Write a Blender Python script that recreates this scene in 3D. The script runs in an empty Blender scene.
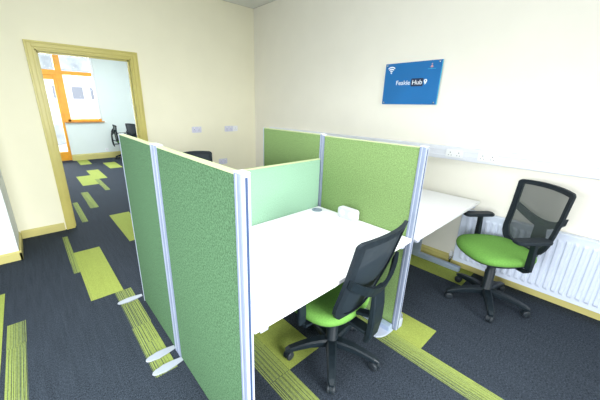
import bpy, bmesh, math, random
from mathutils import Vector, Matrix
random.seed(4)
S = bpy.context.scene
COL = S.collection
PI = math.pi

# ------------------------------------------------------------------ materials
def new_mat(name):
    m = bpy.data.materials.new(name); m.use_nodes = True
    nt = m.node_tree; b = nt.nodes['Principled BSDF']
    return m, nt, b

def mat(name, col, rough=.5, metal=0, var=.04, scale=30, bump=0, bscale=200, spec=.5, coat=0):
    m, nt, b = new_mat(name)
    tc = nt.nodes.new('ShaderNodeTexCoord')
    nz = nt.nodes.new('ShaderNodeTexNoise'); nz.inputs['Scale'].default_value = scale; nz.inputs['Detail'].default_value = 3
    nt.links.new(tc.outputs['Object'], nz.inputs['Vector'])
    r = nt.nodes.new('ShaderNodeValToRGB')
    r.color_ramp.elements[0].position = .35; r.color_ramp.elements[1].position = .65
    r.color_ramp.elements[0].color = (*[c*(1-var) for c in col], 1)
    r.color_ramp.elements[1].color = (*[min(1, c*(1+var)) for c in col], 1)
    nt.links.new(nz.outputs['Fac'], r.inputs['Fac']); nt.links.new(r.outputs['Color'], b.inputs['Base Color'])
    b.inputs['Roughness'].default_value = rough; b.inputs['Metallic'].default_value = metal
    b.inputs['Specular IOR Level'].default_value = spec
    b.inputs['Coat Weight'].default_value = coat
    if bump:
        n2 = nt.nodes.new('ShaderNodeTexNoise'); n2.inputs['Scale'].default_value = bscale
        nt.links.new(tc.outputs['Object'], n2.inputs['Vector'])
        bp = nt.nodes.new('ShaderNodeBump'); bp.inputs['Strength'].default_value = bump; bp.inputs['Distance'].default_value = .002
        nt.links.new(n2.outputs['Fac'], bp.inputs['Height']); nt.links.new(bp.outputs['Normal'], b.inputs['Normal'])
    return m

def carpet(name, ground, lime=None, mode='plain'):
    """loop pile carpet; 'solid' lime with thin dark lines, 'lines' lime lines thinning out across the tile"""
    m, nt, b = new_mat(name)
    N, L = nt.nodes, nt.links
    tc = N.new('ShaderNodeTexCoord')
    def noise(sx, sy, scale, detail=2):
        mp = N.new('ShaderNodeMapping'); mp.inputs['Scale'].default_value = (sx, sy, 1)
        L.new(tc.outputs['Object'], mp.inputs['Vector'])
        n = N.new('ShaderNodeTexNoise'); n.inputs['Scale'].default_value = scale; n.inputs['Detail'].default_value = detail
        L.new(mp.outputs['Vector'], n.inputs['Vector']); return n
    n1 = noise(1, .4, 260)
    n2 = noise(1, .05, 60)
    base = N.new('ShaderNodeValToRGB')
    e = base.color_ramp.elements
    e[0].position, e[1].position = .36, .66
    g = ground
    e[0].color = (g[0]*.45, g[1]*.45, g[2]*.45, 1); e[1].color = (g[0]*1.75, g[1]*1.75, g[2]*1.75, 1)
    add = N.new('ShaderNodeMath'); add.operation = 'MULTIPLY_ADD'; add.inputs[1].default_value = .16; 
    sub = N.new('ShaderNodeMath'); sub.operation = 'SUBTRACT'; sub.inputs[1].default_value = .08
    L.new(n2.outputs['Fac'], add.inputs[0]); L.new(n1.outputs['Fac'], add.inputs[2]); L.new(add.outputs[0], sub.inputs[0])
    L.new(sub.outputs[0], base.inputs['Fac'])
    out = base.outputs['Color']
    if mode != 'plain':
        lr = N.new('ShaderNodeValToRGB'); e = lr.color_ramp.elements
        e[0].position, e[1].position = .3, .7
        e[0].color = (*[c*.82 for c in lime], 1); e[1].color = (*[c*1.15 for c in lime], 1)
        L.new(sub.outputs[0], lr.inputs['Fac'])
        uv = N.new('ShaderNodeUVMap'); uv.uv_map = 'UVMap'
        sep = N.new('ShaderNodeSeparateXYZ'); L.new(uv.outputs['UV'], sep.inputs[0])
        cmb = N.new('ShaderNodeCombineXYZ'); 
        L.new(sep.outputs['X'], cmb.inputs['X'])
        fl = N.new('ShaderNodeMath'); fl.operation = 'FLOOR'
        ml = N.new('ShaderNodeMath'); ml.operation = 'MULTIPLY'; ml.inputs[1].default_value = 2.0
        L.new(sep.outputs['Y'], ml.inputs[0]); L.new(ml.outputs[0], fl.inputs[0]); L.new(fl.outputs[0], cmb.inputs['Y'])
        n3 = N.new('ShaderNodeTexNoise'); n3.inputs['Scale'].default_value = 38 if mode == 'lines' else 30; n3.inputs['Detail'].default_value = 1
        L.new(cmb.outputs[0], n3.inputs['Vector'])
        th = N.new('ShaderNodeMapRange')
        L.new(sep.outputs['X'], th.inputs['Value'])
        th.inputs['To Min'].default_value = .58 if mode == 'lines' else .36
        th.inputs['To Max'].default_value = .42 if mode == 'lines' else .24
        d = N.new('ShaderNodeMath'); d.operation = 'SUBTRACT'; L.new(n3.outputs['Fac'], d.inputs[0]); L.new(th.outputs[0], d.inputs[1])
        s = N.new('ShaderNodeMapRange'); s.inputs['From Min'].default_value = -.06; s.inputs['From Max'].default_value = .06
        L.new(d.outputs[0], s.inputs['Value'])
        k = N.new('ShaderNodeMapRange'); k.inputs['To Min'].default_value = .12 if mode == 'lines' else .6; L.new(s.outputs[0], k.inputs['Value'])
        mx = N.new('ShaderNodeMix'); mx.data_type = 'RGBA'
        L.new(k.outputs[0], mx.inputs['Factor']); L.new(base.outputs['Color'], mx.inputs['A']); L.new(lr.outputs['Color'], mx.inputs['B'])
        out = mx.outputs['Result']
    L.new(out, b.inputs['Base Color'])
    b.inputs['Roughness'].default_value = .95; b.inputs['Specular IOR Level'].default_value = .15
    bp = N.new('ShaderNodeBump'); bp.inputs['Strength'].default_value = .5; bp.inputs['Distance'].default_value = .003
    L.new(n1.outputs['Fac'], bp.inputs['Height']); L.new(bp.outputs['Normal'], b.inputs['Normal'])
    return m

def mesh_fabric(name, col, see):
    m, nt, b = new_mat(name)
    b.inputs['Base Color'].default_value = (*col, 1); b.inputs['Roughness'].default_value = .7
    tr = nt.nodes.new('ShaderNodeBsdfTransparent'); mx = nt.nodes.new('ShaderNodeMixShader')
    tc = nt.nodes.new('ShaderNodeTexCoord')
    nz = nt.nodes.new('ShaderNodeTexNoise'); nz.inputs['Scale'].default_value = 300
    nt.links.new(tc.outputs['Object'], nz.inputs['Vector'])
    mr = nt.nodes.new('ShaderNodeMapRange'); mr.inputs['To Min'].default_value = 1-see-.08; mr.inputs['To Max'].default_value = 1-see+.08
    nt.links.new(nz.outputs['Fac'], mr.inputs['Value']); nt.links.new(mr.outputs[0], mx.inputs['Fac'])
    nt.links.new(tr.outputs[0], mx.inputs[1]); nt.links.new(b.outputs[0], mx.inputs[2])
    nt.links.new(mx.outputs[0], nt.nodes['Material Output'].inputs['Surface'])
    return m

def glass_mat():
    m, nt, b = new_mat('window_glass')
    g = nt.nodes.new('ShaderNodeBsdfGlossy'); g.inputs['Roughness'].default_value = .02
    tr = nt.nodes.new('ShaderNodeBsdfTransparent'); mx = nt.nodes.new('ShaderNodeMixShader')
    fr = nt.nodes.new('ShaderNodeFresnel'); fr.inputs['IOR'].default_value = 1.3
    nt.links.new(fr.outputs[0], mx.inputs['Fac']); nt.links.new(tr.outputs[0], mx.inputs[1]); nt.links.new(g.outputs[0], mx.inputs[2])
    nt.links.new(mx.outputs[0], nt.nodes['Material Output'].inputs['Surface'])
    return m

def brick_like(name, c1, mortar, w, h, ms):
    m, nt, b = new_mat(name)
    tc = nt.nodes.new('ShaderNodeTexCoord'); br = nt.nodes.new('ShaderNodeTexBrick')
    br.offset = 0; br.inputs['Color1'].default_value = (*c1, 1); br.inputs['Color2'].default_value = (*[c*.97 for c in c1], 1)
    br.inputs['Mortar'].default_value = (*mortar, 1); br.inputs['Scale'].default_value = 1
    br.inputs['Mortar Size'].default_value = ms; br.inputs['Brick Width'].default_value = w; br.inputs['Row Height'].default_value = h
    nt.links.new(tc.outputs['Object'], br.inputs['Vector']); nt.links.new(br.outputs['Color'], b.inputs['Base Color'])
    b.inputs['Roughness'].default_value = .9
    return m

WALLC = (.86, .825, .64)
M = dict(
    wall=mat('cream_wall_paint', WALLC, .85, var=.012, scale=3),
    wall_r=mat('cream_wall_paint_light_tint', (.86, .83, .735), .85, var=.012, scale=3),  # same cream paint; the whiter light on this wall is put into its colour
    wall_l=mat('pale_blue_wall', (.80, .84, .86), .85, var=.012, scale=3),  # bluer tint than the cream walls
    mint=mat('pale_mint_wall_paint', (.74, .80, .78), .85, var=.01, scale=3),
    trim=mat('olive_cream_gloss_paint', (.54, .475, .13), .38, var=.03, scale=6),
    skirt=mat('skirting_paint', (.56, .50, .18), .4, var=.03, scale=6),
    ceil=brick_like('ceiling_tiles', (.82, .83, .80), (.5, .5, .48), .6, .6, .012),
    white=mat('white_laminate', (.76, .765, .775), .38, var=.01, scale=5),
    whitep=mat('white_plastic', (.84, .85, .87), .35, var=.01),
    socket=mat('lilac_white_plastic', (.66, .66, .80), .35, var=.01),
    module=mat('off_white_module_plastic', (.56, .57, .60), .4, var=.01),
    trunk=mat('white_trunking_plastic', (.74, .76, .83), .35, var=.01, scale=4),
    rad=mat('white_radiator_enamel', (.62, .68, .80), .35, var=.01, scale=4),
    alu=mat('pale_blue_grey_aluminium', (.23, .27, .38), .45, metal=.15, var=.04, scale=12),
    alul=mat('light_aluminium', (.44, .48, .59), .4, metal=.1, var=.03, scale=12),
    steel=mat('silver_painted_steel', (.36, .44, .58), .4, metal=.3, var=.03),
    cap=mat('cream_screen_cap', (.44, .50, .27), .45, var=.02),
    slot=mat('navy_shadow_slot', (.03, .06, .14), .5),
    foot=mat('pale_grey_foot_paint', (.33, .36, .41), .5, var=.02),
    g_left=mat('green_screen_fabric_shade_tint', (.074, .150, .076), .95, var=.36, scale=140, bump=.4, spec=.15),  # one green fabric throughout; shade on the left run is put into this colour
    g_far=mat('green_screen_fabric_light_tint', (.20, .305, .115), .95, var=.22, scale=140, bump=.4, spec=.15),  # same fabric, with the yellower light on the far run coloured in
    g_mid=mat('green_screen_fabric_pale_light_tint', (.23, .38, .27), .95, var=.14, scale=140, bump=.4, spec=.15),  # same fabric, paler because the light on the cross screen is coloured in
    seat=mat('lime_green_upholstery', (.125, .29, .055), .85, var=.1, scale=120, bump=.3, spec=.2),
    black=mat('black_nylon', (.008, .014, .019), .45, var=.15, scale=40, spec=.28),
    black2=mat('black_soft_plastic', (.010, .016, .022), .6, var=.15, scale=40, spec=.25),
    grey=mat('dark_grey_caster', (.02, .026, .032), .45, spec=.3),
    meshn=mesh_fabric('black_mesh_dense', (.006, .015, .024), .02),
    meshf=mesh_fabric('black_mesh_open', (.05, .065, .065), .30),
    grom=mat('grey_grommet', (.20, .24, .31), .4),
    blue=mat('blue_acrylic', (.002, .145, .42), .28, var=.05, scale=3, coat=.1),
    cyan=mat('cyan_acrylic_edge', (.10, .55, .75), .2),
    ink=mat('white_ink', (.85, .90, .95), .5),
    navy=mat('navy_ink', (.004, .02, .07), .5),
    orange_ink=mat('orange_ink', (.55, .30, .30), .5),
    dark=mat('dark_hole', (.04, .04, .05), .6),
    chrome=mat('chrome', (.55, .56, .58), .18, metal=1),
    wood=mat('orange_varnished_wood', (.86, .36, .015), .35, var=.08, scale=8),
    wood_d=mat('brown_wood_sill', (.50, .20, .03), .4, var=.08, scale=8),
    glass=glass_mat(),
    ext=mat('white_render', (.80, .80, .82), .9),
    extw=mat('grey_window_panes', (.24, .26, .30), .5),
    exth=mat('weathered_slate', (.36, .40, .42), .8, var=.25, scale=1.5),
    extg=mat('pale_paving', (.72, .72, .74), .9, scale=2, var=.06),
    c_plain=carpet('charcoal_blue_carpet', (.027, .035, .047)),
    c_solid=carpet('lime_carpet', (.035, .048, .05), (.29, .345, .075), 'solid'),
    c_lines=carpet('lime_lined_carpet', (.034, .046, .05), (.26, .32, .08), 'lines'),
)

# ------------------------------------------------------------------ mesh helpers
class MB:
    def __init__(s): s.bm = bmesh.new()
    def _join(s, b2, mx=None, smooth=False):
        if mx is not None: bmesh.ops.transform(b2, matrix=mx, verts=b2.verts)
        for f in b2.faces: f.smooth = smooth
        me = bpy.data.meshes.new('t'); b2.to_mesh(me); b2.free(); s.bm.from_mesh(me); bpy.data.meshes.remove(me)
        return s
    def box(s, x0, x1, y0, y1, z0, z1, bev=.002, seg=1, mx=None):
        b = bmesh.new(); bmesh.ops.create_cube(b, size=1)
        for v in b.verts: v.co = Vector(((x0+x1)/2+v.co.x*(x1-x0), (y0+y1)/2+v.co.y*(y1-y0), (z0+z1)/2+v.co.z*(z1-z0)))
        if bev:
            bev = min(bev, abs(x1-x0)*.45, abs(y1-y0)*.45, abs(z1-z0)*.45)
            bmesh.ops.bevel(b, geom=b.edges[:], offset=bev, segments=seg, affect='EDGES', profile=.5)
        return s._join(b, mx)
    def loft(s, rings, caps=True, smooth=True, closed=True):
        b = bmesh.new(); R = [[b.verts.new(p) for p in r] for r in rings]
        n = len(R[0])
        for a, c in zip(R, R[1:]):
            for i in range(n if closed else n-1):
                j = (i+1) % n; b.faces.new((a[i], a[j], c[j], c[i]))
        if caps and closed:
            b.faces.new(R[0][::-1]); b.faces.new(R[-1])
        bmesh.ops.recalc_face_normals(b, faces=b.faces)
        s._join(b, None, smooth); return s
    def lathe(s, prof, c=(0, 0, 0), n=24, mx=None, axis='z'):
        rings = []
        for r, z in prof:
            ring = []
            for i in range(n):
                a = 2*PI*i/n; p = Vector((max(r, 1e-4)*math.cos(a), max(r, 1e-4)*math.sin(a), z))
                if axis == 'x': p = Vector((p.z, p.x, p.y))
                if axis == 'y': p = Vector((p.x, p.z, p.y))
                p = p + Vector(c)
                ring.append(mx @ p if mx is not None else p)
            rings.append(ring)
        return s.loft(rings)
    def tube(s, pts, r, n=10, flat=1.0, up=Vector((0, 0, 1))):
        pts = [Vector(p) for p in pts]; rr = r if isinstance(r, (list, tuple)) else [r]*len(pts)
        rings = []
        for i, p in enumerate(pts):
            d = (pts[min(i+1, len(pts)-1)] - pts[max(i-1, 0)]).normalized()
            u = up if abs(d.dot(up)) < .95 else Vector((1, 0, 0))
            a = d.cross(u).normalized(); b = a.cross(d).normalized()
            rings.append([p + a*rr[i]*math.cos(2*PI*k/n) + b*rr[i]*flat*math.sin(2*PI*k/n) for k in range(n)])
        return s.loft(rings)
    def beam(s, pts, ws, hs, smooth=False):
        """rectangular section with chamfered corners swept along pts (mostly horizontal)"""
        pts = [Vector(p) for p in pts]; rings = []
        for i, p in enumerate(pts):
            d = (pts[min(i+1, len(pts)-1)] - pts[max(i-1, 0)]).normalized()
            u = Vector((0, 0, 1)) if abs(d.z) < .9 else Vector((0, 1, 0))
            a = d.cross(u).normalized(); b = a.cross(d).normalized()
            w, h = ws[i]/2, hs[i]/2; c = min(w, h)*.4
            q = [(w, h-c), (w-c, h), (-w+c, h), (-w, h-c), (-w, -h+c), (-w+c, -h), (w-c, -h), (w, -h+c)]
            rings.append([p + a*x + b*y for x, y in q])
        return s.loft(rings, smooth=smooth)
    def prism(s, poly, axis, a0, a1, bev=0):
        """poly in the two other axes, extruded from a0 to a1 along axis"""
        def P(u, v, w):
            return {'x': (w, u, v), 'y': (u, w, v), 'z': (u, v, w)}[axis]
        b = bmesh.new()
        A = [b.verts.new(P(u, v, a0)) for u, v in poly]; B = [b.verts.new(P(u, v, a1)) for u, v in poly]
        n = len(poly)
        b.faces.new(A[::-1]); b.faces.new(B)
        for i in range(n): b.faces.new((A[i], A[(i+1) % n], B[(i+1) % n], B[i]))
        bmesh.ops.recalc_face_normals(b, faces=b.faces)
        if bev: bmesh.ops.bevel(b, geom=b.edges[:], offset=bev, segments=1, affect='EDGES', profile=.5)
        return s._join(b)
    def build(s, name, m, parent=None, rz=None, loc=None):
        me = bpy.data.meshes.new(name); s.bm.to_mesh(me); s.bm.free()
        o = bpy.data.objects.new(name, me); COL.objects.link(o)
        for x in (m if isinstance(m, list) else [m]): me.materials.append(x)
        if parent is not None: o.parent = parent
        if loc: o.location = loc
        return o

def tag(o, label, cat, group=None):
    o['label'] = label; o['category'] = cat
    if group: o['group'] = group
    return o
def thing(name, label, cat, loc=(0, 0, 0), rz=0, group=None):
    o = bpy.data.objects.new(name, None); COL.objects.link(o); o.empty_display_size = .1
    o.location = loc; o.rotation_euler = (0, 0, rz)
    return tag(o, label, cat, group)
def struct(o):
    o['kind'] = 'structure'; return o

def rrect(u0, u1, v0, v1, r, n=5):
    out = []
    for cx, cy, a in ((u1-r, v1-r, 0), (u0+r, v1-r, PI/2), (u0+r, v0+r, PI), (u1-r, v0+r, 1.5*PI)):
        for i in range(n+1):
            t = a+PI/2*i/n; out.append((cx+r*math.cos(t), cy+r*math.sin(t)))
    return out

# ------------------------------------------------------------------ the room
H = 2.895
XL, YR = -5.6, -7.0          # room behind the camera
RX0, RY = -3.268, -.592       # wall that steps forward at the left
DX0, DX1, DH = -2.765, -1.855, 2.0   # door opening
FY, FX0, FX1, FH = 5.15, -4.2, .35, 2.95   # the room beyond the door
T = .14                      # wall thickness at the door

struct(MB().box(.0, .15, YR, 0.0, 0, H, 0).build('wall_right', M['wall_r']))
b = MB()
b.box(DX1+.0, 0.15, 0, T, 0, H, 0); b.box(XL, DX0, 0, T, 0, H, 0); b.box(DX0, DX1, 0, T, DH, H, 0)
struct(b.build('wall_back', M['wall']))
struct(MB().box(XL, RX0, RY, -.001, 0, H, 0).build('wall_return', M['wall_l']))
# left wall and rear wall with window openings, behind the camera
b = MB()
b.box(XL-.15, XL, YR, RY, 0, .9, 0); b.box(XL-.15, XL, YR, RY, 2.25, H, 0)
b.box(XL-.15, XL, YR, -6.0, .9, 2.25, 0); b.box(XL-.15, XL, -2.2, RY, .9, 2.25, 0)
struct(b.build('wall_left', M['wall_l']))
b = MB()
b.box(XL, .15, YR-.15, YR, 0, .9, 0); b.box(XL, .15, YR-.15, YR, 2.3, H, 0)
b.box(XL, -4.4, YR-.15, YR, .9, 2.3, 0); b.box(-.9, .15, YR-.15, YR, .9, 2.3, 0)
struct(b.build('wall_front', M['wall']))
struct(MB().box(XL-.15, .15, YR-.15, T, H, H+.08, 0).build('ceiling', M['ceil']))

# room beyond
b = MB()
b.box(-1.38, FX1, FY, FY+.3, 0, FH, 0); b.box(FX0, -3.30, FY, FY+.3, 0, FH, 0)
b.box(-3.30, -1.38, FY, FY+.3, 2.75, FH, 0); b.box(-2.20, -1.38, FY, FY+.3, 0, .97, 0)
struct(b.build('wall_far', M['mint']))
struct(MB().box(FX1, FX1+.15, T, FY+.3, 0, FH, 0).build('wall_far_right', M['mint']))
b = MB(); b.box(FX0-.15, FX0, T, FY+.3, 0, FH, 0)
struct(b.build('wall_far_left', M['mint']))
struct(MB().box(FX0-.15, FX1+.15, T+.001, FY+.3, FH, FH+.08, 0).build('ceiling_far', M['ceil']))

# floor, one mesh: base slab and inlaid lime carpet planks
fl = MB()
fl.box(XL-.15, .15, YR-.15, FY+.3, -.1, 0, 0)
bm = fl.bm
uvl = bm.loops.layers.uv.new('UVMap')
def plank(x0, x1, y0, y1, kind, flip=False, u=(0, 1), z=.0012):
    vs = [bm.verts.new((x, y, z)) for x, y in ((x0, y0), (x1, y0), (x1, y1), (x0, y1))]
    f = bm.faces.new(vs); f.material_index = kind
    for lp, (a, c) in zip(f.loops, ((u[0], y0), (u[1], y0), (u[1], y1), (u[0], y1))):
        lp[uvl].uv = ((1-a) if flip else a, c)
S1, L1 = 1, 2
plank(-2.862, -2.632, -1.775, -.765, S1)
plank(-2.912, -2.862, -1.23, -.25, L1, u=(.55, .8))
plank(-2.70, -2.575, -2.30, -1.776, L1, u=(.25, .75))
plank(-2.705, -2.58, -2.80, -2.30, L1, u=(.5, 1))
plank(-3.62, -3.372, -2.235, -1.225, S1)
plank(-3.62, -3.372, -3.235, -2.237, L1)
plank(-3.350, -3.252, -1.98, -1.72, L1, flip=True, u=(.1, .9))
plank(-3.350, -3.252, -2.75, -1.98, L1, flip=True, u=(.2, .75))
plank(-2.346, -2.10, -.83, .20, S1)
plank(-2.085, -1.83, -3.252, -2.25, S1)
plank(-2.235, -2.086, -3.25, -2.2, L1, u=(.3, 1))
plank(-2.235, -2.085, -4.30, -3.252, L1, u=(.25, .95))
plank(-1.33, -1.082, -3.69, -2.69, S1)
plank(-1.47, -1.331, -3.69, -2.70, L1, u=(.3, 1))
plank(-1.47, -1.322, -4.9, -3.69, L1, u=(.3, 1))
plank(-.34, -.02, -3.60, -2.6, S1)
for x0, x1, y0, y1, k in ((-2.13, -1.89, 4.40, 5.12, 1), (-1.66, -1.39, 3.56, 4.40, 1), (-2.13, -1.90, 2.60, 3.60, 1), (-2.385, -2.13, 2.16, 3.05, 1),
                          (-2.13, -2.05, 1.60, 2.60, 2), (-2.49, -2.385, .68, 1.68, 2), (-2.665, -2.60, .13, 1.12, 2), (-1.40, -1.32, 2.6, 3.56, 2)):
    plank(x0, x1, y0, y1, k, u=(.45, .9))
struct(fl.build('floor', [M['c_plain'], M['c_solid'], M['c_lines']]))

def skirting(name, p0, p1, nrm, h=.093, t=.016, m=None):
    """moulded board along p0->p1, nrm points into the room"""
    p0, p1, nrm = Vector((*p0, 0)), Vector((*p1, 0)), Vector((*nrm, 0))
    prof = [(0, 0), (t, 0), (t, h*.80), (t*.55, h*.86), (t*.55, h*.93), (t*.3, h), (0, h)]
    rings = [[p + nrm*a + Vector((0, 0, z)) for a, z in prof] for p in (p0, p1)]
    return struct(MB().loft(rings, smooth=False).build(name, m or M['skirt']))
skirting('baseboard_right', (0, -6.99), (0, 0), (-1, 0), .10)
skirting('baseboard_back', (DX1+.09, 0), (-.016, 0), (0, -1))
b_ = skirting('baseboard_back', (RX0+.016, 0), (DX0-.09, 0), (0, -1))
skirting('baseboard_return', (RX0, RY-.016), (RX0, -.016), (1, 0))
skirting('baseboard_left', (XL, RY), (RX0+.016, RY), (0, -1))
skirting('baseboard_front', (XL, YR), (0, YR), (0, 1))
skirting('baseboard_far', (-2.20, FY), (FX1, FY), (0, -1), .16)

# door casing: architrave on the near face plus the lining
b = MB(); w = .078
def arch_prof(o):  # stepped moulding sections as boxes
    pass
for (a0, a1, t) in ((0.0, .022, .012), (.022, .060, .018), (.060, w, .024)):
    b.box(DX0-a1, DX0-a0, -t, -.0005, 0, DH+a1, .002)
    b.box(DX1+a0, DX1+a1, -t, -.0005, 0, DH+a1, .002)
    b.box(DX0-a0, DX1+a0, -t, -.0005, DH+a0, DH+a1, .002)
struct(b.build('trim_1', M['trim']))
b = MB()
b.box(DX0-.001, DX0+.012, -.002, T+.002, 0, DH, 0); b.box(DX1-.012, DX1+.001, -.002, T+.002, 0, DH, 0); b.box(DX0, DX1, -.002, T+.002, DH-.012, DH+.001, 0)
b.box(DX0+.012, DX0+.026, .055, .09, 0, DH-.012, 0); b.box(DX1-.026, DX1-.012, .055, .09, 0, DH-.012, 0); b.box(DX0+.012, DX1-.012, .055, .09, DH-.026, DH-.012, 0)
struct(b.build('door_1', M['trim']))

# ------------------------------------------------------------------ glazed door and window in the far wall
wy0, wy1 = FY+.04, FY+.12
win = struct(MB().box(-2.06, -1.38, wy0, wy1, 2.10, 2.19, .004).box(-2.12, -1.38, wy0, wy1, .99, 1.05, .004)
             .box(-2.12, -1.45, wy0, wy1, 2.69, 2.75, .004)
             .build('window_1', M['wood']))
MB().box(-2.14, -1.45, FY+.075, FY+.081, 1.05, 2.69, 0).build('pane', M['glass'], win)
MB().box(-2.19, -1.33, FY-.05, FY+.05, .965, .99, .004).build('sill', M['wood_d'], win)
MB().box(-1.44, -1.38, wy0-.002, wy1, 1.05, 2.75, .004).build('glare_white_stile', M['whitep'], win)  # glare over the wooden stile is painted in as plain white
dr = struct(MB().box(-2.185, -2.055, wy0, wy1+.02, 0, 2.75, .004).box(-3.30, -3.20, wy0, wy1, 0, 2.75, .004)
            .box(-3.20, -2.175, wy0, wy1, 2.08, 2.20, .004).box(-3.20, -2.175, wy0, wy1, 2.68, 2.75, .004).build('door_2', M['wood']))
lf = MB().box(-3.20, -3.08, FY+.05, FY+.10, .01, 2.08, .004).box(-2.255, -2.177, FY+.05, FY+.10, .01, 2.08, .004)\
    .box(-3.08, -2.255, FY+.05, FY+.10, .01, .24, .004).box(-3.08, -2.255, FY+.05, FY+.10, 1.98, 2.08, .004).build('door_leaf', M['wood'], dr)
MB().box(-3.08, -2.255, FY+.072, FY+.078, .24, 1.98, 0).box(-3.2, -2.175, FY+.072, FY+.078, 2.2, 2.68, 0).build('pane', M['glass'], dr)
MB().tube([(-3.14, FY+.05, 1.0), (-3.14, FY+.0, 1.0), (-3.04, FY+.0, 1.0)], .009, 8).build('door_handle', M['chrome'], lf)

# outside, seen washed out through the glass
o = struct(MB().box(-30, 25, FY+.31, 60, -.25, -.12, 0).build('ground', M['extg']))
bd = thing('house', 'washed-out white house seen outside through the orange wooden window', 'building', (-5.5, 22, -.12))
MB().box(-8, 9, 0, 6, 0, 3.6, .02).build('wall', M['ext'], bd)
MB().prism([(-8.4, 3.6), (9.4, 3.6), (8.0, 5.0), (-7.0, 5.0)], 'y', -.3, 6.3).build('roof', M['exth'], bd)
for i in range(14):
    x = -6.6+i*1.1
    f = MB().box(x, x+.65, -.03, .02, 1.75, 2.55, .01).build('window', M['extw'], bd)
gw = tag(MB().box(-12, 4, 10, 10.2, -.12, .62, .02).build('garden_wall', M['exth']), 'low grey garden wall outside the far window', 'wall')

# ------------------------------------------------------------------ trunking, sockets, radiator
t = thing('cable_trunking', 'white plastic dado trunking running along the right wall above the radiator', 'trunking', (0, -3.5, 1.045))
MB().prism([(0, 0), (-.045, .0), (-.05, .006), (-.05, .036), (-.046, .040), (-.046, .076), (-.05, .080), (-.05, .112), (-.044, .117), (0, .117)], 'y', -3.4, 3.05).build('body', M['trunk'], t)

def socket(name, label, loc, rz, group=None, double=True, m='whitep', h=.086):
    """wall plate; local +x is along the wall, -y out of it"""
    w_ = .147 if double else .086
    t = thing(name, label, 'socket', loc, rz, group)
    MB().prism(rrect(-w_/2, w_/2, -h/2, h/2, .008), 'y', -.010, 0, .0015).build('faceplate', M[m], t)
    for s in ((-1, 1) if double else (0,)):
        cx = s*.036
        MB().box(cx-.006, cx+.006, -.013, -.009, h*.16, h*.40, .001).build('switch', M['whitep'], t)
        p = MB(); p.box(cx-.0035, cx+.0035, -.0106, -.009, .004, .013, 0)
        p.box(cx-.015, cx-.008, -.0106, -.009, -.020, -.015, 0); p.box(cx+.008, cx+.015, -.0106, -.009, -.020, -.015, 0)
        p.build('pin_holes', M['dark'], t)
    return t
socket('wall_socket', 'double socket on the trunking, nearer to the green screens', (-.0505, -3.235, 1.105), -PI/2, h=.072)
socket('wall_socket', 'double socket on the trunking, nearer to the mesh chair by the radiator', (-.0505, -3.50, 1.105), -PI/2, h=.072)
socket('wall_socket', 'upper double socket on the cream wall, closest to the doorway', (-1.07, 0, 1.125), 0, m='socket')
socket('wall_socket', 'upper double socket on the cream wall, closest to the room corner', (-.525, 0, 1.12), 0, m='socket')
socket('wall_socket', 'single paler plate beside the upper socket nearest the room corner', (-.405, 0, 1.12), 0, double=False)
socket('wall_socket', 'low double socket on the cream wall just above the screen edge', (-.655, 0, .605), 0, m='socket')
socket('wall_socket', 'single low socket on the far room wall below the window', (-1.388+.0, FY, .23), 0, double=False)

t = thing('radiator', 'white fluted panel radiator under the trunking behind the mesh chair', 'radiator', (0, -4.2, 0))
y0, y1, z0, z1 = -1.05, .785, .085, .60
xf = -.078
# fluted front panel: cross section along y swept in z with tapered ends
ys = []; n = int((y1-y0-.05)/.048)
prof = []
for i in range(n):
    a = y0+.025+i*.048
    prof += [(a, 0), (a+.008, .011), (a+.026, .011), (a+.034, 0)]
prof = [(y0, 0)]+prof+[(y1, 0)]
def row(z, k): return [(xf-0.0-k*d, y, z) for y, d in prof]
b = MB()
b.loft([row(z0, 0), row(z0+.035, 0), row(z0+.055, 1), row(z1-.055, 1), row(z1-.035, 0), row(z1, 0)], closed=False, smooth=False)
b.build('front_panel', M['rad'], t)
MB().box(xf+.004, xf+.012, y0, y1, z0+.001, z1-.001, 0).box(-.037, -.027, y0, y1, z0, z1, .002).build('back_panel', M['rad'], t)
g = MB(); g.box(xf-.002, -.022, y0-.001, y1+.001, z1-.002, z1+.012, .004)
g.build('top_grille', M['rad'], t)
for a in (y0-.004, y1+.001): MB().box(xf-.002, -.022, a, a+.003, z0, z1+.010, .001).build('side_cover', M['rad'], t)
v = MB().lathe([(.009, 0), (.009, .06), (.014, .062), (.014, .085), (.009, .087), (.009, .10)], (-.045, y1+.035, .001), 14)
v.tube([(-.045, y1+.035, .09), (-.045, y1+.0, .105)], .009, 10)
vv = v.build('valve', M['chrome'], t)
MB().lathe([(.013, 0), (.016, .006), (.016, .045), (.011, .055), (0, .056)], (-.045, y1+.035, .102), 14).build('valve_cap', M['whitep'], vv)
for a in (y0+.2, y1-.24): MB().box(-.03, -.001, a, a+.04, .2, .5, .001).build('bracket', M['rad'], t)

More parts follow.
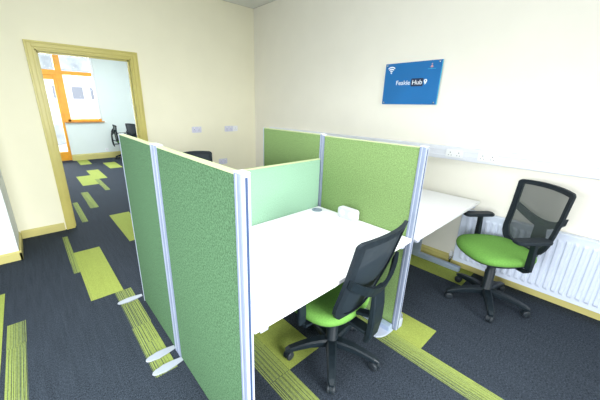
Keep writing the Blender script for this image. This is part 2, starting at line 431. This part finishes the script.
# ------------------------------------------------------------------ sign
t = thing('wall_sign', 'blue acrylic hub sign with white lettering on the right wall', 'sign', (0, -2.69, 1.727))
w2, h2 = .285, .197
MB().box(-.024, -.018, -w2, w2, -h2, h2, .001).build('panel', M['blue'], t)
MB().box(-.0235, -.0185, -w2-.006, -w2-.0005, -h2, h2, 0).build('lit_edge', M['cyan'], t)
for sy in (-1, 1):
    for sz in (-1, 1):
        MB().lathe([(.006, -.001), (.006, -.026), (.0075, -.027), (.0075, -.029), (0, -.030)], (0, sy*(w2-.022), sz*(h2-.018)), 12, axis='x').build('standoff_screw', M['chrome'], t)
XT = -.0248
def text(body, size, y, z, m, name, par, bold=0):
    """lettering on the sign: reads left to right towards -y, faces -x; left end at y"""
    cu = bpy.data.curves.new('t', 'FONT'); cu.body = body; cu.size = size; cu.extrude = .0003; cu.offset = bold
    ob = bpy.data.objects.new('t', cu); COL.objects.link(ob)
    bpy.context.view_layer.update()
    me = bpy.data.meshes.new_from_object(ob.evaluated_get(bpy.context.evaluated_depsgraph_get()))
    bpy.data.objects.remove(ob)
    for v in me.vertices:
        x_, y_, z_ = v.co; v.co = (XT-z_, y-x_, z+y_)
    me.name = name; me.materials.clear(); me.materials.append(m)
    o = bpy.data.objects.new(name, me); COL.objects.link(o); o.parent = par
    return max(-(v.co.y-y) for v in me.vertices)
wd = text('Feakle', .060, .150, -.010, M['ink'], 'lettering', t, .0)
hx = .150-wd-.010
hb = MB().prism(rrect(hx-.122, hx, -.028, .046, .008), 'x', -.0248, -.0240).build('name_box', M['navy'], t)
XT = -.0253
text('Hub', .060, hx-.010, -.010, M['ink'], 'lettering', t, .0004)
# map pin
px_, pz = hx-.143, .020
pin = [(px_+.016*math.cos(a), pz+.016*math.sin(a)) for a in [(-30+i*240/14)*PI/180 for i in range(15)]] + [(px_, pz-.036)]
MB().prism(pin, 'x', -.0252, -.0244).build('map_pin', M['ink'], t)
MB().lathe([(.006, -.0256), (.006, -.0250)], (0, px_, pz), 12, axis='x').build('pin_dot', M['blue'], t)
# wifi symbol
wf = MB(); cy, cz = .215, .108
wf.lathe([(.008, -.0252), (.008, -.0244)], (0, cy, cz), 12, axis='x')
for r in (.024, .042, .060):
    pts = [(cy+r*math.cos(a), cz+r*math.sin(a)) for a in [(48+i*84/12)*PI/180 for i in range(13)]]
    pts += [(cy+(r-.010)*math.cos(a), cz+(r-.010)*math.sin(a)) for a in [(132-i*84/12)*PI/180 for i in range(13)]]
    wf.prism(pts, 'x', -.0252, -.0244)
wf.build('wireless_symbol', M['ink'], t)
# small emblem
em = MB(); cy, cz = -.195, .148
em.prism([(cy-.013, cz-.012), (cy+.013, cz-.012), (cy+.008, cz+.004), (cy, cz+.010), (cy-.008, cz+.004)], 'x', -.0252, -.0244)
em.lathe([(.006, -.0252), (.006, -.0244)], (0, cy, cz+.018), 10, axis='x')
em.build('emblem', M['orange_ink'], t)
e2 = MB()
for i in range(7): e2.box(-.0250, -.0244, cy-.038+i*.011, cy-.030+i*.011, cz-.026, cz-.022, 0)
e2.build('emblem_caption', M['cyan'], t)

# ------------------------------------------------------------------ screens
def foot_blade(x0, x1, y, w=.029, z=.012):
    """flat stabiliser foot from the screen at x0 to a rounded tip at x1"""
    s = 1 if x1 > x0 else -1
    L_ = abs(x1-x0)
    pts = [(x0, y-w*.45), (x0+s*L_*.3, y-w*.8), (x0+s*L_*.6, y-w*.98)]
    for i in range(7):
        a = -PI/2+PI*i/6; pts.append((x1-s*w*1.7+s*w*1.7*math.cos(a), y+w*.80*math.sin(a)))
    pts += [(x0+s*L_*.6, y+w*.98), (x0+s*L_*.3, y+w*.8), (x0, y+w*.45)]
    return MB().prism(pts, 'z', .003, z, .0015)

def screen(label, xc, ya, yb, z0, z1, fab, group, th=.030, prof=(.045, .045), tilt=None, feet=(), seg_slot=True):
    """upright panel in the plane x=xc from ya to yb (ya<yb), aluminium edge profiles at both ends"""
    t = thing('partition_screen', label, 'screen', (xc, (ya+yb)/2, 0), 0, group)
    L_ = (yb-ya)/2; h = th/2
    MB().box(-h, h, -L_+prof[0], L_-prof[1], z0, z1-.006, .003).build('fabric_panel', fab, t)
    MB().box(-h-.001, h+.001, -L_+prof[0], L_-prof[1], z1-.006, z1, .0015).build('top_cap', M['cap'], t)
    for k, (a, c) in enumerate(((-L_, -L_+prof[0]), (L_-prof[1], L_))):
        # rounded aluminium extrusion with two grooves on each face
        pw = c-a
        p = MB()
        p.prism([(-h-.003, a+.004), (-h-.001, a+.001), (h+.001, a+.001), (h+.003, a+.004), (h+.003, c-.004), (h+.0, c), (-h, c), (-h-.003, c-.004)], 'z', .004, z1+.002, 0)
        e = p.build('edge_profile', M['alu'] if pw > .02 else M['alul'], t)
        if pw > .02:
            MB().box(-h-.0042, -h-.0025, a+pw*.50, a+pw*.62, .01, z1, 0).box(h+.0025, h+.0042, a+pw*.50, a+pw*.62, .01, z1, 0).build('groove', M['alul'], e)
            ye = a if k == 0 else c; s = -1 if k == 0 else 1
            MB().box(-h-.001, h+.001, min(ye, ye+s*.004), max(ye, ye+s*.004), .006, z1+.001, 0).build('end_strip', M['alul'], e)
            MB().box(-.0035, .0055, min(ye+s*.004, ye+s*.005), max(ye+s*.004, ye+s*.005), .01, z1-.01, 0).build('slot', M['slot'], e)
            MB().box(-h-.002, h+.002, a-(.004 if k == 0 else 0), c+(.004 if k else 0), z1+.002, z1+.006, .002).build('end_cap', M['whitep'], e)
    for f in feet:
        foot_blade(*f).build('foot', M['foot'], t)
    return t
ZL = 1.300
xc = -2.525
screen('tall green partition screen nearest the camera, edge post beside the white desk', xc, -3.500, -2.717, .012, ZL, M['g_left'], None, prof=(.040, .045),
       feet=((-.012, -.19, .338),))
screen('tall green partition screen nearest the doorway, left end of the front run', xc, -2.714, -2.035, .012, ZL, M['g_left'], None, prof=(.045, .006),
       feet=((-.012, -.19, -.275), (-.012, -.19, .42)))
XF = -1.287
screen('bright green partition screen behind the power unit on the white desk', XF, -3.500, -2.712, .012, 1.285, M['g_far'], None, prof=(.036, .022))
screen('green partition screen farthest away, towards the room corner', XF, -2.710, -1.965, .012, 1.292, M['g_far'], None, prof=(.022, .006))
# front foot plates of the far run: a half disc on the desk side and a blade end on the other
pts = [(-1.315, -3.40)]
for i in range(9):
    a = PI/2+PI*i/8; pts.append((-1.36+.115*math.cos(a), -3.425+.062*math.sin(a)))
pts += [(-1.315, -3.487)]
f_ = [o for o in bpy.data.objects if o.get('label', '').startswith('bright green partition')][0]
q = MB().prism([(x-XF, y+3.106) for x, y in pts], 'z', .003, .012, .0015); q.build('foot', M['alul'], f_)
q = MB().prism([(.012, -.392), (.10, -.372), (.17, -.35), (.185, -.335), (.17, -.318), (.10, -.31), (.012, -.31)], 'z', .003, .012, .0015)
q.build('foot', M['foot'], f_)
MB().box(.02, .06, -.40, -.36, .003, .075, .004).build('levelling_block', M['alul'], f_)
# low cross screen standing on the desk line
t = thing('partition_screen', 'low green cross screen along the back edge of the white desk', 'screen', (-1.90, -2.712, 0))
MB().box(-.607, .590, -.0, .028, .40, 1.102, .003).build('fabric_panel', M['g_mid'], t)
MB().box(-.607, .590, -.001, .029, 1.102, 1.108, .0015).build('top_cap', M['cap'], t)
MB().box(-.608, .590, -.001, .029, .38, .40, .002).build('bottom_rail', M['alu'], t)

# ------------------------------------------------------------------ desks
def desk(label, x0, x1, y0, y1, grommets):
    t = thing('desk', label, 'desk', ((x0+x1)/2, (y0+y1)/2, 0))
    hx_, hy = (x1-x0)/2, (y1-y0)/2
    MB().box(-hx_, hx_, -hy, hy, .695, .72, .003, 2).build('desktop', M['white'], t)
    for s in (-1, 1):
        cx = s*(hx_-.032)
        f = MB().box(cx-.024, cx+.024, -hy+.028, hy-.06, .003, .052, .006, 2).build('leg', M['steel'], t)
        MB().box(cx-.022, cx+.022, hy-.38, hy-.30, .040, .658, .006, 2).build('upright', M['steel'], f)
        MB().box(cx-s*.026-.020, cx-s*.026+.020, -hy+.016, hy-.05, .662, .694, .004).build('support_arm', M['alul'], f)
        for a in (-hy+.08, hy-.09): MB().lathe([(.014, 0), (.014, .003)], (cx, a, 0), 10).build('glide', M['black'], f)
    MB().box(-hx_+.05, hx_-.05, hy-.36, hy-.32, .60, .65, .003).build('crossbeam', M['steel'], t)
    for gx, gy in grommets:
        g = MB(); g.lathe([(.030, .7195), (.040, .7205), (.041, .7235), (.037, .7245), (.034, .7225), (0, .7225)], (gx, gy, 0), 28)
        o = g.build('cable_grommet', M['grom'], t)
        MB().box(gx-.012, gx+.012, gy+.018, gy+.034, .7215, .7232, .001).build('cable_slot', M['slot'], o)
    return t
desk('white rectangular desk inside the green screens with mesh chair at its front', -2.505, -1.308, -3.507, -2.716, [(.516, .335)])
desk('white desk against the right wall, beyond the bright green screens', -1.262, -.078, -3.527, -2.727, [])

# power module clipped at the back screen
t = thing('power_module', 'white desktop power unit with two sockets against the green screen', 'power module', (-1.345, -3.045, .7205))
MB().prism([(u, v) for u, v in rrect(-.080, .080, 0.0, .082, .020, 6)], 'x', -.028, .016, .003).build('housing', M['module'], t)
for s in (-1, 1):
    f = MB().prism([(s*.037+.022*math.cos(2*PI*i/20), .044+.022*math.sin(2*PI*i/20)) for i in range(20)], 'x', -.0295, -.0275).build('socket_face', M['whitep'], t)
    p = MB()
    for dy, dz in ((0, .012), (-.011, -.006), (.011, -.006)): p.box(-.0302, -.029, s*.037+dy*.8-.002, s*.037+dy*.8+.002,   .044+dz*.8-.0025, .044+dz*.8+.0025, 0)
    p.build('pin_holes', M['dark'], f)

# ------------------------------------------------------------------ task chair
def chair(label, loc, face, leg0, meshmat, arms=True, armx=.262, ztop=.975, recline=.085, y0=-.20, off=(0, 0, 0)):
    """local +Y is where the sitter faces; face = heading in degrees, leg0 = heading of one base leg in degrees"""
    rz = math.radians(face-90)
    t = thing('office_chair', label, 'chair', loc, rz, None)
    # five star base
    hub = MB().lathe([(.030, .055), (.044, .062), (.046, .10), (.036, .125), (.032, .128)], n=20).build('hub', M['black'], t)
    for i in range(5):
        a = math.radians(leg0+72*i) - rz
        c, s = math.cos(a), math.sin(a)
        pts = [(r*c, r*s, z) for r, z in ((.025, .098), (.07, .103), (.14, .100), (.21, .088), (.265, .074), (.292, .066))]
        leg = MB().beam(pts, [.068, .064, .055, .048, .044, .028], [.056, .054, .046, .038, .032, .018], smooth=False).build('leg', M['black'], t)
        cm = Matrix.Translation((.272*c, .272*s, 0)) @ Matrix.Rotation(a+.7*math.sin(i*2.3+1), 4, 'Z')
        cb = MB()
        for w_ in (-1, 1):
            cb.lathe([(.012, -.009), (.0255, -.008), (.0275, -.004), (.0275, .004), (.0255, .008), (.012, .009), (0, .0095)], (0, w_*.014, .0278), 20, cm, axis='y')
        cs = cb.build('caster', M['grey'], leg)
        fk = MB()
        hood = [( .030*math.cos(q), .0285+.030*math.sin(q)) for q in [(-10+i_*200/12)*PI/180 for i_ in range(13)]]
        b2 = bmesh.new()
        A = [b2.verts.new(cm @ Vector((u, -.006, v))) for u, v in hood]; B = [b2.verts.new(cm @ Vector((u, .006, v))) for u, v in hood]
        n_ = len(hood); b2.faces.new(A); b2.faces.new(B[::-1])
        for k in range(n_): b2.faces.new((A[k], B[k], B[(k+1) % n_], A[(k+1) % n_]))
        bmesh.ops.recalc_face_normals(b2, faces=b2.faces); fk._join(b2)
        fk.lathe([(.006, .052), (.006, .066)], (.272*c, .272*s, 0), 10)
        fk.build('caster_hood', M['black'], leg)
    MB().lathe([(.040, .10), (.040, .13), (.035, .135), (.035, .28), (.030, .285), (.030, .34), (.018, .345), (.018, .42)], n=20).build('gas_column', M['black'], t)
    m_ = MB().box(-.085, .085, -.15, .09, .392, .425, .008, 2)
    m_.box(-.045, .045, -.09, .06, .365, .395, .008, 2)
    mech = m_.build('mechanism', M['black'], t)
    MB().tube([(.08, .03, .40), (.20, .03, .395), (.255, .03, .385)], [.006, .006, .006], 8).tube([(.235, .03, .389), (.285, .03, .380)], .011, 10).build('lever', M['black'], mech)
    # seat: dished cushion over a black shell
    def outline(sc, z, n=48, droop=0):
        out = []
        for i in range(n):
            a = 2*PI*i/n; cx, cy = math.cos(a), math.sin(a); e = 2/3.0
            x = math.copysign(abs(cx)**e, cx)*.238*sc; y = math.copysign(abs(cy)**e, cy)*.225*sc
            x *= 1 + .05*y/.225
            zz = z - (max(0, (y-.10)/.125)**2)*.018*min(1, droop) + (max(0, (-y-.12)/.10)**2)*.012*droop - .006*droop*(1-abs(x)/.24)
            out.append((x, y+.015, zz))
        return out
    MB().loft([outline(.62, .418), outline(.86, .423), outline(.955, .442, droop=1), outline(.96, .450, droop=1)]).build('seat_shell', M['black'], t)
    MB().loft([outline(.94, .448, droop=1), outline(.985, .452, droop=1), outline(1.0, .468, droop=1), outline(.99, .484, droop=1), outline(.95, .496, droop=1), outline(.86, .504, droop=1), outline(.6, .507, droop=1), outline(.25, .505, droop=1), outline(.02, .504, droop=1)]).build('seat', M['seat'], t)
    # backrest plane: u across, v up from the bottom edge
    zb = .468; HB = ztop-zb
    def P(u, v, d=0):
        y = y0 - recline*max(0, v/HB)**1.15 + .036*(u/.21)**2 - .018*math.sin(PI*min(1, max(0, v/HB))) + d
        return Vector((u, y, zb+v))
    side = [(.000, .070), (.004, .100), (.018, .135), (.045, .168), (.085, .192), (.13, .203), (.20, .208), (.32, .214), (HB-.035, .219), (HB-.015, .220), (HB-.004, .214)]
    def wid(v):
        for (a, wa), (c, wc) in zip(side, side[1:]):
            if v <= c: return wa+(wc-wa)*(v-a)/(c-a)
        return side[-1][1]
    top = [(u, HB+.004+.012*(1-(u/.21)**2)) for u in (.20, .15, .10, .05, 0, -.05, -.10, -.15, -.20)]
    outer = [(w_, v) for v, w_ in side] + top + [(-w_, v) for v, w_ in side[::-1]] + [(.035*s, -.003) for s in (-1, 0, 1)]
    n = len(outer); inner = []
    for i, (u, v) in enumerate(outer):
        a, c = Vector(outer[i-1]), Vector(outer[(i+1) % n]); d = (c-a).normalized(); nr = Vector((-d.y, d.x))
        wt = .033 if v > .1 else .040
        inner.append((u+nr.x*wt, v+nr.y*wt))
    b = MB()
    ths = .012
    b.loft([[P(u, v, ths) for u, v in outer], [P(u, v, ths) for u, v in inner], [P(u, v, -ths*.7) for u, v in inner], [P(u, v, -ths*.7) for u, v in outer], [P(u, v, ths) for u, v in outer]], caps=False, smooth=False)
    b.build('backrest_frame', M['black2'], t)
    rows = []
    for i in range(15):
        v = .012+(HB-.012)*i/14; w_ = wid(v)-.012
        rows.append([P(w_*(-1+2*k/12), v, .003) for k in range(13)])
    MB().loft(rows, closed=False).build('mesh_panel', meshmat, t)
    # lumbar bracket: U band across the back joined to the spine
    cen, nn = [], 18
    lo, hi = [], []
    for i in range(nn+1):
        u = -1+2*i/nn; w_ = wid(.23)+.002
        vc = .215 + .095*abs(u)**1.8; tk = .032-.008*abs(u)
        lo.append((u*w_, vc-tk)); hi.append((u*w_, vc+tk))
    ring = lambda d: [P(u, v, d) for u, v in lo] + [P(u, v, d) for u, v in hi[::-1]]
    b = MB()
    pairs = []
    b2 = bmesh.new()
    grid = [[b2.verts.new(P(u, v, d-.040*(1-abs(u/.23)**2))) for u, v in line] for line, d in ((lo, -.006), (hi, -.006), (hi, -.026), (lo, -.026))]
    for a, c in zip(grid, grid[1:]+grid[:1]):
        for i in range(nn): b2.faces.new((a[i], a[i+1], c[i+1], c[i]))
    b2.faces.new([g_[0] for g_ in grid]); b2.faces.new([g_[-1] for g_ in grid][::-1])
    bmesh.ops.recalc_face_normals(b2, faces=b2.faces); b._join(b2)
    b.build('lumbar_bracket', M['black'], t)
    y_ = P(0, .15, -.062).y
    b = MB().beam([(0, y_-.006, zb+.225), (0, y_-.012, zb+.12), (0, y_-.010, zb+.02), (0, y_+.000, zb-.07), (0, y_+.02, zb-.125)],
                  [.085, .100, .096, .080, .062], [.022, .030, .036, .034, .022])
    b.beam([(0, -.11, .405), (0, y_+.02, zb-.065)], [.07, .07], [.022, .022])
    b.beam([(0, y_, zb+.045), (0, P(0, .01).y, zb+.010)], [.05, .05], [.02, .02])
    b.build('spine', M['black'], t)
    if arms:
        for s in (-1, 1):
            x = s*armx
            b = MB().beam([(s*.10, -.03, .418), (s*.20, -.03, .418), (x-s*.01, -.03, .425), (x, -.03, .445), (x, -.03, .50), (x, -.025, .60), (x, -.02, .652)],
                          [.05, .05, .05, .05, .052, .046, .046], [.014, .014, .018, .022, .026, .022, .022])
            a_ = b.build('armrest', M['black'], t)
            MB().prism([(u+x, v-.0) for u, v in rrect(-.042, .042, -.125, .125, .034, 6)], 'z', .650, .676, .006).build('arm_pad', M['black2'], a_)
    for o in t.children:
        if o.name.split('.')[0] in ('seat', 'seat_shell', 'backrest_frame', 'mesh_panel', 'lumbar_bracket', 'spine', 'armrest', 'mechanism'):
            o.location = off
    return t

chair('office chair with green seat pulled up to the white desk, dark back towards the camera', (-1.80, -3.325, 0), 92, 149, M['meshn'], ztop=.99, recline=.155, y0=-.185, off=(-.025, .03, -.045))
chair('office chair with bright green seat and armrests in front of the radiator', (-.43, -3.79, 0), 142, 60, M['meshf'])
chair('office chair behind the screens, only its black back top showing', (-1.66, -1.38, 0), -92, 30, M['meshn'])
chair('office chair in the far room, left one, seen from the side', (-.98, 4.80, 0), -4, 182, M['meshf'], ztop=.90, recline=.03)
chair('office chair in the far room, right one beside the door frame', (-.75, 4.05, 0), 20, 160, M['meshn'])

# ------------------------------------------------------------------ light
def area(name, loc, rot, sx, sy, power, col=(1, 1, 1), spread=PI):
    l = bpy.data.lights.new(name, 'AREA'); l.shape = 'RECTANGLE'; l.size = sx; l.size_y = sy; l.energy = power; l.color = col; l.spread = spread
    o = bpy.data.objects.new(name, l); COL.objects.link(o); o.location = loc; o.rotation_euler = rot; return o
# daylight through the windows behind the camera (left wall and rear wall) and through the far window
area('daylight_left', (XL-.16, -4.1, 1.58), (0, -PI/2+.30, 0), 1.35, 3.8, 80, (.92, .96, 1), 1.45)
area('daylight_rear', (-2.9, YR-.16, 1.6), (PI/2-.30, 0, 0), 3.0, 1.4, 84, (.96, .99, 1), 1.2)
area('daylight_far', (-2.5, FY+.6, 1.6), (-PI/2, 0, 0), 2.4, 2.4, 260, (.88, .94, 1))
area('fill_light_far', (-1.8, 2.6, FH-.03), (0, 0, 0), 2.4, 2.4, 120, (.84, .92, 1))  # unseen overhead fill, added to brighten the far room
area('ceiling_light', (-2.3, -3.2, H-.01), (0, 0, 0), 2.6, 3.0, 52, (.93, .97, 1), 1.75)
W = bpy.data.worlds.new('sky'); S.world = W; W.use_nodes = True
bg = W.node_tree.nodes['Background']; bg.inputs['Color'].default_value = (.90, .95, 1, 1); bg.inputs['Strength'].default_value = 3.0

# ------------------------------------------------------------------ camera
f, yaw, pit, rol = 289.923, 0.84394, -0.316441, 0.020105
F = Vector((math.cos(pit)*math.cos(yaw), math.cos(pit)*math.sin(yaw), math.sin(pit)))
R0 = Vector((math.sin(yaw), -math.cos(yaw), 0)); U0 = R0.cross(F)
R = math.cos(rol)*R0+math.sin(rol)*U0; U = -math.sin(rol)*R0+math.cos(rol)*U0
cam = bpy.data.cameras.new('camera'); co = bpy.data.objects.new('camera', cam); COL.objects.link(co)
cam.sensor_width = 36; cam.lens = f/600*36; cam.shift_x = 13.468/600; cam.shift_y = 0; cam.clip_start = .02
co.matrix_world = Matrix(((R.x, U.x, -F.x, -2.99595), (R.y, U.y, -F.y, -4.2188), (R.z, U.z, -F.z, 1.5), (0, 0, 0, 1)))
S.camera = co
S.view_settings.view_transform = 'Standard'; S.view_settings.look = 'None'; S.view_settings.exposure = 0; S.view_settings.gamma = 1
